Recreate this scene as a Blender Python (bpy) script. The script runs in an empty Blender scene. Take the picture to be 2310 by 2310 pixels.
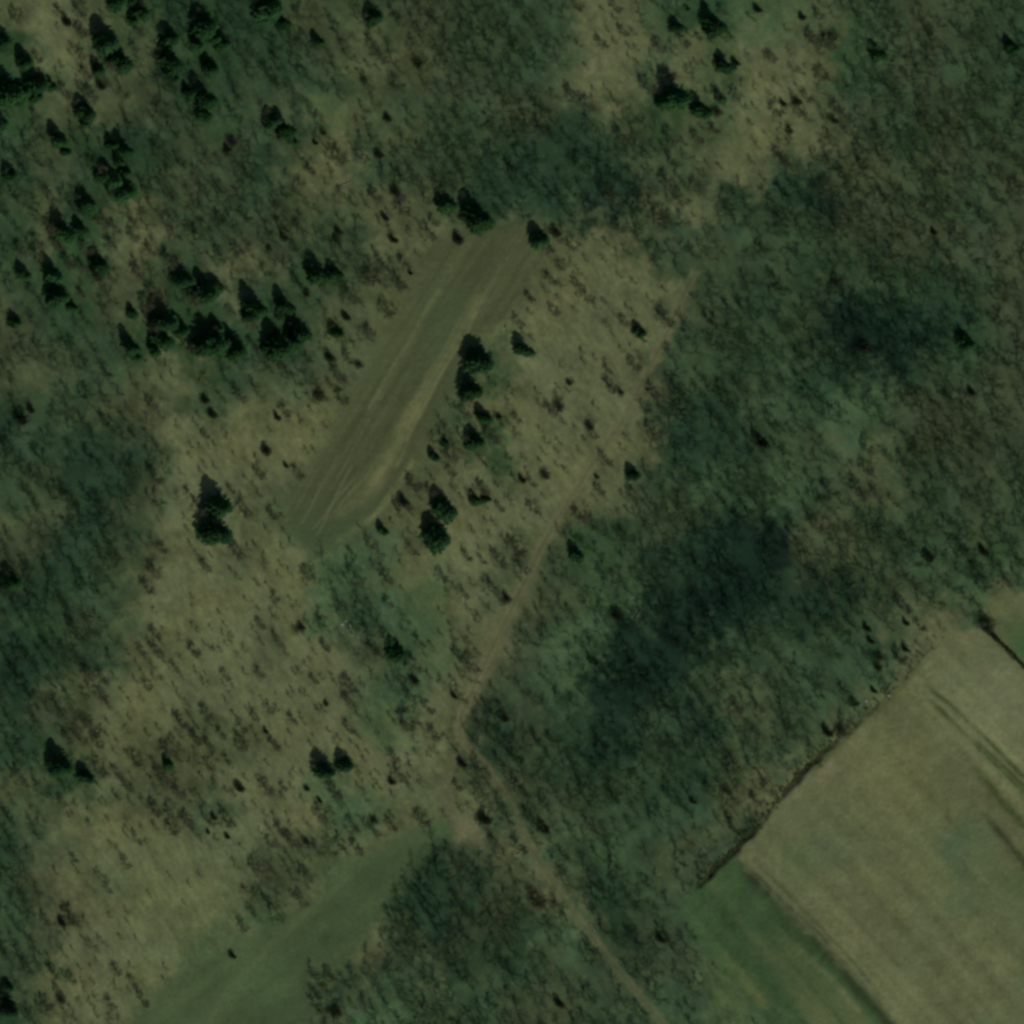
import bpy, math, random
import numpy as np
from mathutils import Vector

rng = np.random.default_rng(7)
random.seed(7)
SC = bpy.context.scene
COL = SC.collection

# ---------------------------------------------------------------- scale: 300 m across the frame
SPAN = 300.0
CAM_H = 1500.0
def from_display(x, y):            # survey grid (1932 units across the site) -> metres
    return ((x / 1932.0 - 0.5) * SPAN, (0.5 - y / 1932.0) * SPAN)
TILE = (0, 577, 1155, 1730)
def from_tile(c, r, px, py):       # quadrat sheets of 580 x 580
    sx, sy = TILE[c] + px * 580 / 1932.0, TILE[r] + py * 580 / 1932.0
    return ((sx / 2310.0 - 0.5) * SPAN, (0.5 - sy / 2310.0) * SPAN)
def tile_len(px):
    return px * 580 / 1932.0 / 2310.0 * SPAN
DU = SPAN / 1932.0                 # one survey unit in metres

# ---------------------------------------------------------------- ground cover survey, 32 x 32 cells
# 0 dark hollow (slope shade put into its colour), 1 dark wood, 2 green-grey wood, 3 pale mossy wood, 4 brown wood, 5 olive scrub, 6 tan scrub, 7 bright dry grass, 8 green grass, 9 conifer floor, 10 open pale grass
COVER = [
 [5, 6, 5, 5, 9, 1, 9, 1, 9, 4, 4, 2, 4, 4, 2, 2, 2, 2, 6, 5, 3, 9, 9, 8, 8, 5, 2, 2, 4, 4, 2, 2],
 [9, 6, 6, 9, 5, 9, 9, 1, 1, 2, 4, 5, 5, 4, 2, 2, 2, 2, 6, 6, 5, 5, 8, 6, 6, 5, 9, 3, 4, 4, 2, 1],
 [9, 9, 6, 5, 4, 1, 1, 2, 2, 1, 2, 5, 4, 4, 4, 2, 2, 5, 6, 6, 3, 6, 9, 6, 6, 5, 3, 1, 4, 2, 2, 2],
 [9, 5, 2, 5, 4, 2, 9, 2, 5, 2, 8, 5, 2, 2, 2, 4, 4, 4, 2, 5, 9, 9, 8, 6, 6, 5, 4, 2, 2, 4, 2, 2],
 [2, 4, 9, 1, 1, 2, 4, 2, 1, 5, 6, 2, 5, 2, 2, 2, 1, 1, 1, 2, 2, 5, 5, 6, 5, 6, 4, 1, 1, 4, 4, 2],
 [1, 4, 2, 9, 9, 4, 4, 2, 1, 5, 6, 1, 2, 4, 1, 1, 1, 1, 1, 1, 5, 2, 6, 6, 2, 1, 4, 4, 3, 4, 2, 4],
 [2, 5, 1, 2, 4, 2, 2, 2, 2, 5, 2, 5, 5, 5, 1, 1, 1, 2, 0, 1, 5, 6, 2, 1, 1, 0, 4, 4, 4, 2, 2, 4],
 [9, 5, 9, 5, 6, 4, 2, 4, 4, 2, 2, 5, 6, 6, 2, 1, 6, 5, 6, 5, 1, 2, 4, 2, 2, 2, 2, 4, 4, 4, 4, 4],
 [2, 9, 9, 5, 4, 9, 5, 6, 4, 9, 2, 4, 5, 5, 5, 5, 5, 5, 6, 6, 5, 2, 2, 2, 2, 1, 2, 1, 2, 1, 2, 4],
 [5, 1, 9, 4, 5, 9, 9, 6, 9, 2, 4, 5, 5, 5, 5, 5, 6, 6, 6, 6, 6, 4, 2, 1, 2, 2, 0, 1, 1, 1, 2, 4],
 [4, 2, 2, 2, 9, 9, 9, 9, 9, 9, 5, 5, 5, 5, 5, 5, 6, 6, 6, 6, 6, 2, 2, 2, 2, 2, 0, 0, 0, 1, 9, 4],
 [4, 5, 2, 2, 5, 6, 9, 2, 2, 4, 5, 5, 5, 5, 5, 9, 6, 6, 6, 6, 4, 2, 2, 1, 2, 1, 0, 0, 1, 2, 2, 4],
 [2, 2, 2, 5, 4, 5, 2, 5, 5, 5, 5, 5, 5, 5, 5, 6, 6, 6, 6, 6, 4, 1, 1, 2, 3, 1, 3, 3, 4, 4, 4, 4],
 [1, 2, 1, 1, 4, 6, 5, 7, 6, 7, 6, 5, 5, 5, 2, 9, 6, 6, 6, 6, 5, 1, 1, 2, 2, 2, 3, 2, 4, 4, 4, 4],
 [2, 2, 1, 1, 2, 6, 6, 7, 6, 6, 6, 5, 5, 5, 6, 9, 6, 6, 5, 6, 2, 1, 1, 2, 3, 2, 5, 5, 1, 2, 4, 2],
 [2, 4, 1, 1, 4, 6, 6, 5, 5, 5, 5, 5, 5, 5, 6, 5, 6, 6, 6, 5, 2, 2, 3, 1, 3, 2, 4, 5, 2, 2, 4, 2],
 [5, 4, 1, 1, 4, 6, 6, 6, 5, 8, 8, 5, 5, 6, 6, 6, 6, 5, 2, 2, 4, 1, 0, 0, 0, 5, 2, 1, 2, 2, 2, 2],
 [4, 1, 1, 2, 4, 6, 6, 5, 7, 6, 3, 3, 5, 6, 6, 6, 5, 2, 9, 2, 1, 1, 0, 0, 0, 4, 4, 2, 2, 2, 1, 3],
 [1, 1, 2, 2, 5, 6, 6, 6, 6, 6, 3, 2, 8, 8, 6, 5, 5, 4, 2, 3, 1, 0, 0, 0, 1, 1, 0, 2, 4, 2, 3, 5],
 [2, 9, 4, 2, 5, 6, 6, 6, 6, 6, 3, 1, 3, 8, 5, 6, 4, 2, 3, 1, 0, 0, 0, 1, 1, 1, 2, 2, 5, 6, 1, 6],
 [1, 1, 1, 2, 5, 6, 6, 6, 5, 6, 6, 4, 3, 8, 5, 4, 4, 3, 3, 0, 0, 0, 2, 2, 2, 2, 2, 1, 6, 6, 6, 6],
 [1, 1, 5, 5, 6, 6, 6, 6, 6, 6, 6, 3, 3, 6, 6, 4, 3, 3, 0, 0, 0, 1, 2, 5, 2, 3, 2, 3, 6, 6, 6, 6],
 [2, 4, 4, 6, 6, 6, 5, 5, 6, 6, 6, 8, 3, 6, 4, 1, 4, 1, 0, 0, 2, 0, 2, 5, 2, 2, 5, 6, 6, 6, 6, 6],
 [1, 9, 5, 6, 5, 5, 5, 5, 6, 6, 6, 6, 6, 6, 4, 1, 2, 2, 1, 1, 2, 1, 2, 2, 2, 5, 6, 6, 6, 6, 6, 6],
 [5, 1, 9, 5, 5, 5, 5, 6, 6, 6, 8, 6, 5, 6, 5, 4, 4, 1, 2, 2, 1, 1, 2, 5, 6, 6, 6, 6, 6, 6, 6, 6],
 [2, 5, 6, 6, 6, 5, 2, 6, 6, 6, 3, 3, 5, 5, 6, 2, 2, 4, 2, 2, 2, 2, 5, 5, 6, 6, 6, 6, 6, 6, 6, 6],
 [1, 5, 5, 6, 10, 10, 10, 10, 5, 4, 5, 6, 5, 1, 4, 4, 6, 3, 2, 3, 2, 5, 4, 1, 8, 6, 6, 6, 6, 6, 6, 6],
 [2, 4, 6, 5, 10, 10, 10, 10, 4, 5, 8, 8, 1, 1, 1, 4, 4, 4, 1, 2, 2, 4, 3, 8, 8, 6, 6, 6, 6, 6, 6, 6],
 [2, 4, 6, 6, 10, 10, 10, 3, 3, 6, 8, 5, 1, 1, 1, 4, 1, 6, 1, 1, 2, 3, 8, 8, 8, 6, 6, 6, 6, 6, 6, 6],
 [2, 4, 6, 6, 10, 10, 8, 10, 3, 8, 8, 6, 4, 1, 4, 1, 1, 3, 2, 1, 4, 2, 8, 8, 8, 8, 6, 6, 6, 6, 6, 6],
 [2, 5, 6, 6, 10, 10, 8, 10, 8, 4, 1, 4, 1, 5, 1, 2, 2, 4, 2, 4, 2, 4, 8, 8, 8, 8, 6, 6, 6, 6, 6, 6],
 [1, 5, 6, 6, 5, 8, 8, 8, 8, 4, 5, 3, 3, 2, 2, 2, 4, 4, 2, 2, 2, 2, 8, 8, 8, 8, 6, 6, 6, 6, 6, 6],
]
def lin(c):
    c = np.asarray(c, float) / 255.0
    return np.where(c <= 0.04045, c / 12.92, ((c + 0.055) / 1.055) ** 2.4)
KLIT = 0.45                        # picture value of a white sunlit surface at this exposure
SEEN = dict(A=(18, 34, 24), D=(29, 46, 30), G=(41, 56, 36), L=(51, 69, 45), B=(47, 55, 36), O=(60, 68, 44),  # A darkens ground and plants to stand for the hollow's shaded slope
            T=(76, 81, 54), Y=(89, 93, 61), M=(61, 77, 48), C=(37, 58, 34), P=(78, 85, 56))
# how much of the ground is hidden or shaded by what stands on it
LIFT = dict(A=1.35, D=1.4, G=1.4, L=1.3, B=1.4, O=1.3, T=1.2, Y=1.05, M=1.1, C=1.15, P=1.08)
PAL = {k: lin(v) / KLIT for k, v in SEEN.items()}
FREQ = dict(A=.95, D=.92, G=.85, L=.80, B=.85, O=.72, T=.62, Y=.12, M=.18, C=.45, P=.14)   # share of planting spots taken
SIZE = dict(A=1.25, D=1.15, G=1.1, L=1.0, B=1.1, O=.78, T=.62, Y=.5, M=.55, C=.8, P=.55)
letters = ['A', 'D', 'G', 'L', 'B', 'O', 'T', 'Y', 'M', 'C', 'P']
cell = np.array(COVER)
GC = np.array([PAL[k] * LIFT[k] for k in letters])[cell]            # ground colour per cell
TC = np.array([PAL[k] for k in letters])[cell]                      # plant colour per cell
GF = np.array([FREQ[k] for k in letters])[cell]
GS = np.array([SIZE[k] for k in letters])[cell]

def blotch(x, y):
    """drifts of moss, ivy and leaf litter, a few metres across"""
    return N5(x * .10 + y * .05 + 70, y * .10) * .8 + N4(x * .24 + 5, y * .24 + 33) * .6 + N6(x * .55, y * .4 + 12) * .35

class Noise:
    def __init__(self, seed, n=256):
        self.t = np.random.default_rng(seed).random((n, n)) * 2 - 1; self.n = n
    def __call__(self, x, y):
        xi, yi = np.floor(x).astype(int), np.floor(y).astype(int)
        fx, fy = x - xi, y - yi
        fx, fy = fx * fx * (3 - 2 * fx), fy * fy * (3 - 2 * fy)
        n = self.n; t = self.t
        a, b = t[yi % n, xi % n], t[yi % n, (xi + 1) % n]
        c, d = t[(yi + 1) % n, xi % n], t[(yi + 1) % n, (xi + 1) % n]
        return (a * (1 - fx) + b * fx) * (1 - fy) + (c * (1 - fx) + d * fx) * fy
N1, N2, N3, N4, N5, N6, N7 = (Noise(s) for s in range(11, 18))

def grid_sample(tab, x, y, warp=1.0):
    """smooth lookup of a 32 x 32 table at metres, with ragged edges between the cells"""
    u = (np.asarray(x) / SPAN + 0.5) * 32 - 0.5
    v = (0.5 - np.asarray(y) / SPAN) * 32 - 0.5
    wu = N1(u * 1.3 + 7, v * 1.3) * .45 + N2(u * 3.1, v * 3.1 + 9) * .45 + N3(u * 7.3, v * 7.3) * .3
    wv = N1(u * 1.3 - 31, v * 1.3 + 50) * .45 + N2(u * 3.1 + 40, v * 3.1) * .45 + N3(u * 7.3 + 90, v * 7.3) * .3
    u = np.clip(u + wu * warp, 0, 30.999); v = np.clip(v + wv * warp, 0, 30.999)
    iu, iv = u.astype(int), v.astype(int)
    fu, fv = u - iu, v - iv
    if tab.ndim == 3: fu, fv = fu[..., None], fv[..., None]
    return (tab[iv, iu] * (1 - fu) + tab[iv, iu + 1] * fu) * (1 - fv) + (tab[iv + 1, iu] * (1 - fu) + tab[iv + 1, iu + 1] * fu) * fv

# ---------------------------------------------------------------- lines and areas of the site (survey units)
def P(pts): return np.array([from_display(*p) for p in pts])
CLEARING = P([(776,500),(838,440),(925,428),(1012,412),(1014,470),(1008,545),(950,608),(893,640),(872,690),(852,742),(812,820),(776,895),
              (722,968),(652,1030),(592,1045),(544,1002),(536,950),(590,868),(640,772),(700,682),(742,602),(788,522)])
MEADOW = P([(862,1562),(800,1602),(742,1682),(700,1760),(664,1806),(575,1832),(562,1990),(215,1990),(300,1872),(404,1795),(520,1742),
            (600,1690),(680,1612),(760,1568),(830,1545)])
FIELD = P([(1385,1612),(1480,1512),(1560,1432),(1700,1292),(1785,1196),(1852,1186),(1990,1322),(1990,1990),(1732,1990),(1540,1775),(1450,1690)])
GREENFIELD = P([(1292,1692),(1330,1664),(1384,1622),(1450,1692),(1540,1776),(1732,1990),(1500,1990),(1440,1920),(1340,1800),(1290,1740)])
TOPFIELD = P([(1862,1160),(1925,1118),(1990,1090),(1990,1310),(1905,1225)])
TRACK = P([(1310,520),(1290,560),(1255,640),(1222,700),(1170,800),(1115,880),(1070,950),(1020,1040),(975,1130),(945,1190),(900,1280),(870,1350),
           (866,1392),(910,1440),(960,1510),(1010,1612),(1060,1690),(1110,1760),(1145,1805),(1192,1862),(1250,1932),(1300,1990)])
SPUR = P([(868,1395),(838,1480),(845,1530),(878,1562),(912,1598)])
DITCH = P([(1312,1676),(1335,1656),(1382,1608),(1440,1548),(1482,1502),(1514,1456),(1560,1412),(1630,1352),(1700,1288),(1790,1194)])
DITCH_W = [.5, 1.8, 2.0, 0.9, 1.0, 1.8, 1.2, .6, .5, .3]

def inside(poly, x, y):
    r = np.zeros(np.shape(x), bool)
    n = len(poly)
    for i in range(n):
        (x0, y0), (x1, y1) = poly[i], poly[(i + 1) % n]
        c = (y0 > y) != (y1 > y)
        with np.errstate(divide='ignore', invalid='ignore'):
            r ^= c & (x < (x1 - x0) * (y - y0) / (y1 - y0 + 1e-12) + x0)
    return r
def line_dist(line, x, y, closed=False):
    """distance to a polyline and the position along it (0..n-1)"""
    best = np.full(np.shape(x), 1e9); par = np.zeros(np.shape(x))
    n = len(line)
    for i in range(n if closed else n - 1):
        a, b = line[i], line[(i + 1) % n]
        d = b - a; L = float(d @ d) + 1e-9
        t = np.clip(((x - a[0]) * d[0] + (y - a[1]) * d[1]) / L, 0, 1)
        q = np.hypot(x - a[0] - t * d[0], y - a[1] - t * d[1])
        m = q < best
        best = np.where(m, q, best); par = np.where(m, i + t, par)
    return best, par
def smooth(e0, e1, v):
    t = np.clip((v - e0) / (e1 - e0), 0, 1); return t * t * (3 - 2 * t)
def area(poly, x, y, soft=1.6):
    j = N4(x * .35, y * .35) * .9 + N5(x * .9, y * .9) * .5
    xx, yy = x + j, y + N4(x * .35 + 60, y * .35) * .9
    d, _ = line_dist(poly, xx, yy, True)
    s = np.where(inside(poly, xx, yy), d, -d)
    return smooth(-soft, soft, s)

def relief(x, y):
    """height of the land: low tussocks, ruts of the track, the ditch along the field"""
    z = N1(x * .03, y * .03 + 5) * .9 + N2(x * .22, y * .22) * .16 + N3(x * .8, y * .8) * .07 + N6(x * 1.7, y * 1.7) * .04
    far = smooth(160, 260, np.hypot(x, y))
    z = z * (1 - far)
    return z
def carve(x, y):
    d, t = line_dist(DITCH, x + N6(x * .35, y * .35) * .7, y + N5(x * .4 + 20, y * .4) * .7)
    w = np.interp(t, np.arange(len(DITCH_W)), DITCH_W) * (1 + .35 * N2(x * .3, y * .3))
    z = -np.clip(w * .75 - .35, 0, 1.5) * (1 - smooth(w * .25, w * .75, d))
    dt, tt = line_dist(TRACK, x, y)
    z -= .10 * np.exp(-((dt - .85) / .3) ** 2) + .05 * np.exp(-(dt / 2.2) ** 2)
    return z
def land(x, y):
    x, y = np.asarray(x, float), np.asarray(y, float)
    return relief(x, y) + carve(x, y)

# ---------------------------------------------------------------- materials
def nodes(mat):
    mat.use_nodes = True
    nt = mat.node_tree
    return nt, nt.nodes['Principled BSDF']
def attr_material(name, vary, scale, rough=.95, bump=0.0, per_object=0.0):
    """colour of the growth from the survey, slope shade of the hollow included, broken up by fine procedural noise"""
    m = bpy.data.materials.new(name); nt, b = nodes(m)
    L = nt.links.new
    at = nt.nodes.new('ShaderNodeAttribute'); at.attribute_name = 'cover'
    tc = nt.nodes.new('ShaderNodeNewGeometry')
    no = nt.nodes.new('ShaderNodeTexNoise'); no.inputs['Scale'].default_value = scale
    no.inputs['Detail'].default_value = 5; no.inputs['Roughness'].default_value = .7
    L(tc.outputs['Position'], no.inputs['Vector'])
    mr = nt.nodes.new('ShaderNodeMapRange')
    mr.inputs['From Min'].default_value = .3; mr.inputs['From Max'].default_value = .7
    mr.inputs['To Min'].default_value = 1 - vary; mr.inputs['To Max'].default_value = 1 + vary
    L(no.outputs['Fac'], mr.inputs['Value'])
    mx = nt.nodes.new('ShaderNodeVectorMath'); mx.operation = 'SCALE'
    L(at.outputs['Color'], mx.inputs[0]); L(mr.outputs['Result'], mx.inputs['Scale'])
    L(mx.outputs['Vector'], b.inputs['Base Color'])
    b.inputs['Roughness'].default_value = rough
    b.inputs['Specular IOR Level'].default_value = .1
    if bump:
        bp = nt.nodes.new('ShaderNodeBump'); bp.inputs['Strength'].default_value = bump; bp.inputs['Distance'].default_value = .25
        n2 = nt.nodes.new('ShaderNodeTexNoise'); n2.inputs['Scale'].default_value = 1.6; n2.inputs['Detail'].default_value = 6
        L(tc.outputs['Position'], n2.inputs['Vector'])
        L(n2.outputs['Fac'], bp.inputs['Height']); L(bp.outputs['Normal'], b.inputs['Normal'])
    return m
def plain_material(name, c0, c1, scale, rough=.9, random_amount=.25):
    m = bpy.data.materials.new(name); nt, b = nodes(m); L = nt.links.new
    tc = nt.nodes.new('ShaderNodeTexCoord'); oi = nt.nodes.new('ShaderNodeObjectInfo')
    no = nt.nodes.new('ShaderNodeTexNoise'); no.inputs['Scale'].default_value = scale; no.inputs['Detail'].default_value = 4
    L(tc.outputs['Object'], no.inputs['Vector'])
    rp = nt.nodes.new('ShaderNodeValToRGB')
    rp.color_ramp.elements[0].position = .32; rp.color_ramp.elements[1].position = .68
    rp.color_ramp.elements[0].color = (*c0, 1); rp.color_ramp.elements[1].color = (*c1, 1)
    L(no.outputs['Fac'], rp.inputs['Fac'])
    mr = nt.nodes.new('ShaderNodeMapRange'); mr.inputs['To Min'].default_value = 1 - random_amount; mr.inputs['To Max'].default_value = 1 + random_amount
    L(oi.outputs['Random'], mr.inputs['Value'])
    mx = nt.nodes.new('ShaderNodeVectorMath'); mx.operation = 'SCALE'
    L(rp.outputs['Color'], mx.inputs[0]); L(mr.outputs['Result'], mx.inputs['Scale'])
    L(mx.outputs['Vector'], b.inputs['Base Color'])
    b.inputs['Roughness'].default_value = rough; b.inputs['Specular IOR Level'].default_value = .15
    return m
M_GROUND = attr_material('ground_cover', .16, 1.1, bump=.35)
M_GROWTH = attr_material('woodland_growth', .25, .5)
M_NEEDLE = plain_material('spruce_needles', (.018, .070, .020), (.048, .135, .040), 1.2)
M_BARK = plain_material('grey_bark', (.075, .065, .048), (.15, .13, .10), 3)
M_TWIG = plain_material('bare_twigs', (.096, .104, .056), (.175, .178, .105), 1.5, random_amount=.3)
M_BUSH = plain_material('bush_foliage', (.046, .054, .026), (.095, .096, .052), 2)
M_HEDGE = plain_material('hedge_foliage', (.018, .035, .014), (.040, .058, .024), 1)
M_ROCK = plain_material('pale_limestone', (.34, .33, .28), (.55, .53, .46), 3)
M_WOOD = plain_material('weathered_wood', (.22, .20, .15), (.38, .35, .28), 4)

# ---------------------------------------------------------------- mesh helpers
def mesh_from(name, v, f, mat, colours=None, smooth_shade=False):
    """v: (n,3); f: (m,4) or (m,3)"""
    v = np.ascontiguousarray(v, np.float32); f = np.ascontiguousarray(f, np.int32)
    me = bpy.data.meshes.new(name)
    me.vertices.add(len(v)); me.vertices.foreach_set('co', v.ravel())
    k = f.shape[1]
    me.loops.add(f.size); me.loops.foreach_set('vertex_index', f.ravel())
    me.polygons.add(len(f))
    me.polygons.foreach_set('loop_start', np.arange(0, f.size, k, dtype=np.int32))
    if smooth_shade: me.polygons.foreach_set('use_smooth', np.ones(len(f), bool))
    if colours is not None:
        a = me.color_attributes.new('cover', 'FLOAT_COLOR', 'POINT')
        c = np.ones((len(v), 4), np.float32); c[:, :3] = colours
        a.data.foreach_set('color', c.ravel())
    me.materials.append(mat)
    me.update(calc_edges=True); me.validate()
    return me
def link(name, data, parent=None):
    o = bpy.data.objects.new(name, data); COL.objects.link(o)
    if parent: o.parent = parent
    return o
def structure(name, me):
    o = link(name, me); o['kind'] = 'structure'; return o
def strips(a, b, wa, wb, seed):
    """flat tapered blades from a to b, turned at random about their own length"""
    g = np.random.default_rng(seed)
    d = b - a; d /= np.linalg.norm(d, axis=1, keepdims=True) + 1e-9
    r = g.normal(size=a.shape); s = np.cross(d, r); s /= np.linalg.norm(s, axis=1, keepdims=True) + 1e-9
    wa = np.broadcast_to(np.asarray(wa, float).reshape(-1, 1), (len(a), 1)); wb = np.broadcast_to(np.asarray(wb, float).reshape(-1, 1), (len(a), 1))
    v = np.stack([a - s * wa, a + s * wa, b + s * wb, b - s * wb], 1).reshape(-1, 3)
    return v, np.arange(len(v)).reshape(-1, 4)
def rods(a, b, ra, rb, n=4):
    """tapered round sticks"""
    d = b - a; L = np.linalg.norm(d, axis=1, keepdims=True); d = d / (L + 1e-9)
    up = np.where(np.abs(d[:, 2:3]) > .9, np.array([[1., 0, 0]]), np.array([[0., 0, 1]]))
    s = np.cross(d, up); s /= np.linalg.norm(s, axis=1, keepdims=True); t = np.cross(d, s)
    ra = np.broadcast_to(np.asarray(ra, float).reshape(-1, 1), (len(a), 1)); rb = np.broadcast_to(np.asarray(rb, float).reshape(-1, 1), (len(a), 1))
    ring = []
    for k in range(n):
        an = 2 * math.pi * k / n; o = s * math.cos(an) + t * math.sin(an)
        ring.append(a + o * ra)
    for k in range(n):
        an = 2 * math.pi * k / n; o = s * math.cos(an) + t * math.sin(an)
        ring.append(b + o * rb)
    v = np.stack(ring, 1)                            # (m, 2n, 3)
    base = (np.arange(len(a)) * 2 * n)[:, None]
    f = np.concatenate([np.stack([base[:, 0] + k, base[:, 0] + (k + 1) % n, base[:, 0] + n + (k + 1) % n, base[:, 0] + n + k], 1) for k in range(n)])
    return v.reshape(-1, 3), f
def merge(parts):
    vs, fs, o = [], [], 0
    for v, f in parts:
        vs.append(v); fs.append(f + o); o += len(v)
    return np.concatenate(vs), np.concatenate(fs)

# ---------------------------------------------------------------- the land: one gridded sheet, split along its zones
core = np.arange(-165, 165.01, .5)
out = []
s, p = .6, 165.0
while p < 5000:
    p += s; s *= 1.45; out.append(p)
axis = np.concatenate([-np.array(out[::-1]), core, np.array(out)])
GX, GY = np.meshgrid(axis, axis)
X, Y = GX.ravel(), GY.ravel()
near = (np.abs(X) < 175) & (np.abs(Y) < 175)
Z = relief(X, Y)
Z[near] += carve(X[near], Y[near])
colr = np.tile(lin((58, 68, 48)) / KLIT * 1.4, (len(X), 1))
x, y = X[near], Y[near]
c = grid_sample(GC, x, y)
# tussocks, drifts of leaves and moss: the cover's own patchiness, drawn out a little from upper left to lower right
ax, ay = x * .53 + y * -.85, x * .85 + y * .53
patch = N5(x * .16, y * .16) * .10 + N2(ax * .22, ay * .55) * .13 + N6(ax * .45, ay * 1.3) * .17 + N7(x * 1.6, y * 1.6) * .09
woody = smooth(.6, .85, grid_sample(GF, x, y))
mott = blotch(x, y)
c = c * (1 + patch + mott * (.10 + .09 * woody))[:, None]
tint = N3(x * .11 + 3, y * .11)[:, None] * np.array([.06, .0, -.05]) + 1
c = c * tint
zone = np.zeros(len(x), int)
def put(colour, w):
    global c
    w = np.clip(w, 0, 1)[:, None]
    c = c * (1 - w) + colour * w
def seen(*rgb): return lin(rgb) / KLIT
# grass strip cleared in the wood
w = area(CLEARING, x, y, 3.2)
dl = P([(905, 560), (620, 1010)])                   # the strip's long direction
ud = (dl[1] - dl[0]) / np.linalg.norm(dl[1] - dl[0]); un = np.array([-ud[1], ud[0]])
al, ac = x * ud[0] + y * ud[1], x * un[0] + y * un[1]
stripe = N5(al * .035, ac * .55) * .13 + N2(al * .06 + 30, ac * 1.3) * .08 + N6(x * .5, y * .5) * .05
base = seen(64, 70, 45) * (1 + stripe)[:, None]
gr = smooth(-.2, .7, N1(x * .05 + 4, y * .05))[:, None]
base = base * (1 - .5 * gr) + seen(58, 72, 46) * (.5 * gr)
foot_end = smooth(from_display(0, 900)[1], from_display(0, 1030)[1], y)[:, None]
base = base * (1 - .6 * foot_end) + seen(54, 70, 45) * (.6 * foot_end)
put(base * 1.04, w)
for pts, wd, st, rgb in [([(905,565),(880,610),(830,700),(790,765),(745,850),(700,920),(650,970)], 1.8, .5, (90, 94, 61)),
                         ([(790,765),(760,815),(735,865),(705,905)], 2.2, .55, (100, 102, 66)),
                         ([(828,548),(790,610),(750,680),(700,770)], .7, .75, (88, 94, 62)),
                         ([(778,870),(740,935),(700,975),(640,1020)], .9, .7, (92, 98, 64)),
                         ([(690,880),(640,940),(590,1000)], .5, .5, (84, 90, 60)),
                         ([(720,860),(670,920),(620,985)], .5, .45, (86, 92, 60)),
                         ([(870,600),(800,730),(740,830)], .4, .5, (86, 90, 60)),
                         ([(900,590),(820,735),(775,820),(745,880)], .35, .6, (98, 100, 66)),
                         ([(925,540),(850,680),(790,800)], .3, .35, (84, 88, 58)), ([(850,520),(770,660),(700,790),(640,900)], .35, .4, (82, 88, 58)),
                         ([(640,860),(570,985)], .35, .45, (82, 88, 60)), ([(600,890),(560,960)], .3, .4, (80, 86, 58)), ([(665,880),(600,1010)], .3, .55, (90, 95, 64)),
                         ([(950,500),(905,575)], .5, .3, (84, 88, 58)), ([(760,890),(690,990),(640,1035)], .35, .5, (90, 94, 64)),
                         ([(815,640),(735,790),(660,900)], .5, .45, (54, 64, 40)), ([(880,640),(800,790),(740,920)], .5, .35, (56, 66, 40)), ([(700,860),(610,1000)], .35, .4, (54, 64, 40))]:
    d, _ = line_dist(P(pts), x + N5(x * .12, y * .12) * .6, y)
    put(seen(*rgb) * (1 + stripe * .6)[:, None], st * np.clip(.9 + N2(x * .15, y * .15) * .5 + N6(x * .7, y * .7) * .35, 0, 1.25) * np.exp(-(d / wd) ** 2))
zone[w > .5] = 1
# meadow
w = area(MEADOW, x, y, 2.8)
mdl = P([(830, 1570), (400, 1900)]); ud = (mdl[1] - mdl[0]) / np.linalg.norm(mdl[1] - mdl[0])
al, ac = x * ud[0] + y * ud[1], -x * ud[1] + y * ud[0]
mst = N6(al * .05, ac * .35) * .10 + N2(x * .1, y * .1) * .10 + N3(x * .6, y * .6) * .05
put(seen(60, 75, 47) * (1 + mst * 1.4)[:, None], w * .92)
mid_ = np.clip(N1(x * .06 + 40, y * .06) * .9 + .1, 0, 1)
put(seen(72, 80, 52), w * mid_ * .5)
d, _ = line_dist(P([(660, 1655), (590, 1712), (520, 1775), (420, 1880), (380, 1960)]), x, y)
put(seen(88, 94, 64), .2 * np.exp(-(d / 1.1) ** 2))
zone[w > .5] = 2
# ploughed and grassed fields at lower right
fdl = P([(1385, 1625), (1700, 1960)]); ud = (fdl[1] - fdl[0]) / np.linalg.norm(fdl[1] - fdl[0])
al, ac = x * ud[0] + y * ud[1], -x * ud[1] + y * ud[0]
row = N5(al * .03, ac * .7) * .05 + N2(al * .02 + 9, ac * .25) * .07 + N6(x * .4, y * .4) * .05 + N7(x * 1.1, y * 1.1) * .05
big = N1(x * .045 + 11, y * .045) * .6 + N4(x * .1, y * .1) * .4
w = area(FIELD, x, y, 1.0)
fc = seen(86, 90, 60) * (1 + row * 2.0 + blotch(x * .6, y * .6) * .10)[:, None]
g1 = smooth(.0, .6, big)[:, None]
fc = fc * (1 - .6 * g1) + seen(78, 90, 60) * (.6 * g1)
put(fc, w)
for cx, cy, r, st, rgb in [(1560, 1600, 60, .6, (66, 84, 58)), (1505, 1640, 40, .5, (76, 92, 58)), (1590, 1640, 60, .35, (76, 80, 56)), (1810, 1600, 50, .75, (62, 82, 56)),
                           (1830, 1680, 45, .5, (66, 84, 58)), (1880, 1330, 90, .6, (104, 108, 78)), (1930, 1700, 45, .6, (58, 78, 48)), (1545, 1440, 32, .7, (104, 102, 74)),
                           (1700, 1470, 70, .4, (92, 94, 58)), (1760, 1750, 60, .4, (78, 88, 60)), (1700, 1900, 70, .45, (102, 106, 72)), (1590, 1790, 45, .4, (98, 100, 68)), (1730, 1640, 60, .3, (98, 102, 66))]:
    px, py = from_display(cx, cy); r *= DU
    dd = np.hypot(x - px + N4(x * .12, y * .12) * 5, y - py + N5(x * .12, y * .12) * 5)
    put(seen(*rgb) * (1 + row)[:, None], st * w * np.exp(-(dd / r) ** 2))
zone[w > .5] = 3
w = area(GREENFIELD, x, y, .9)
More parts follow.
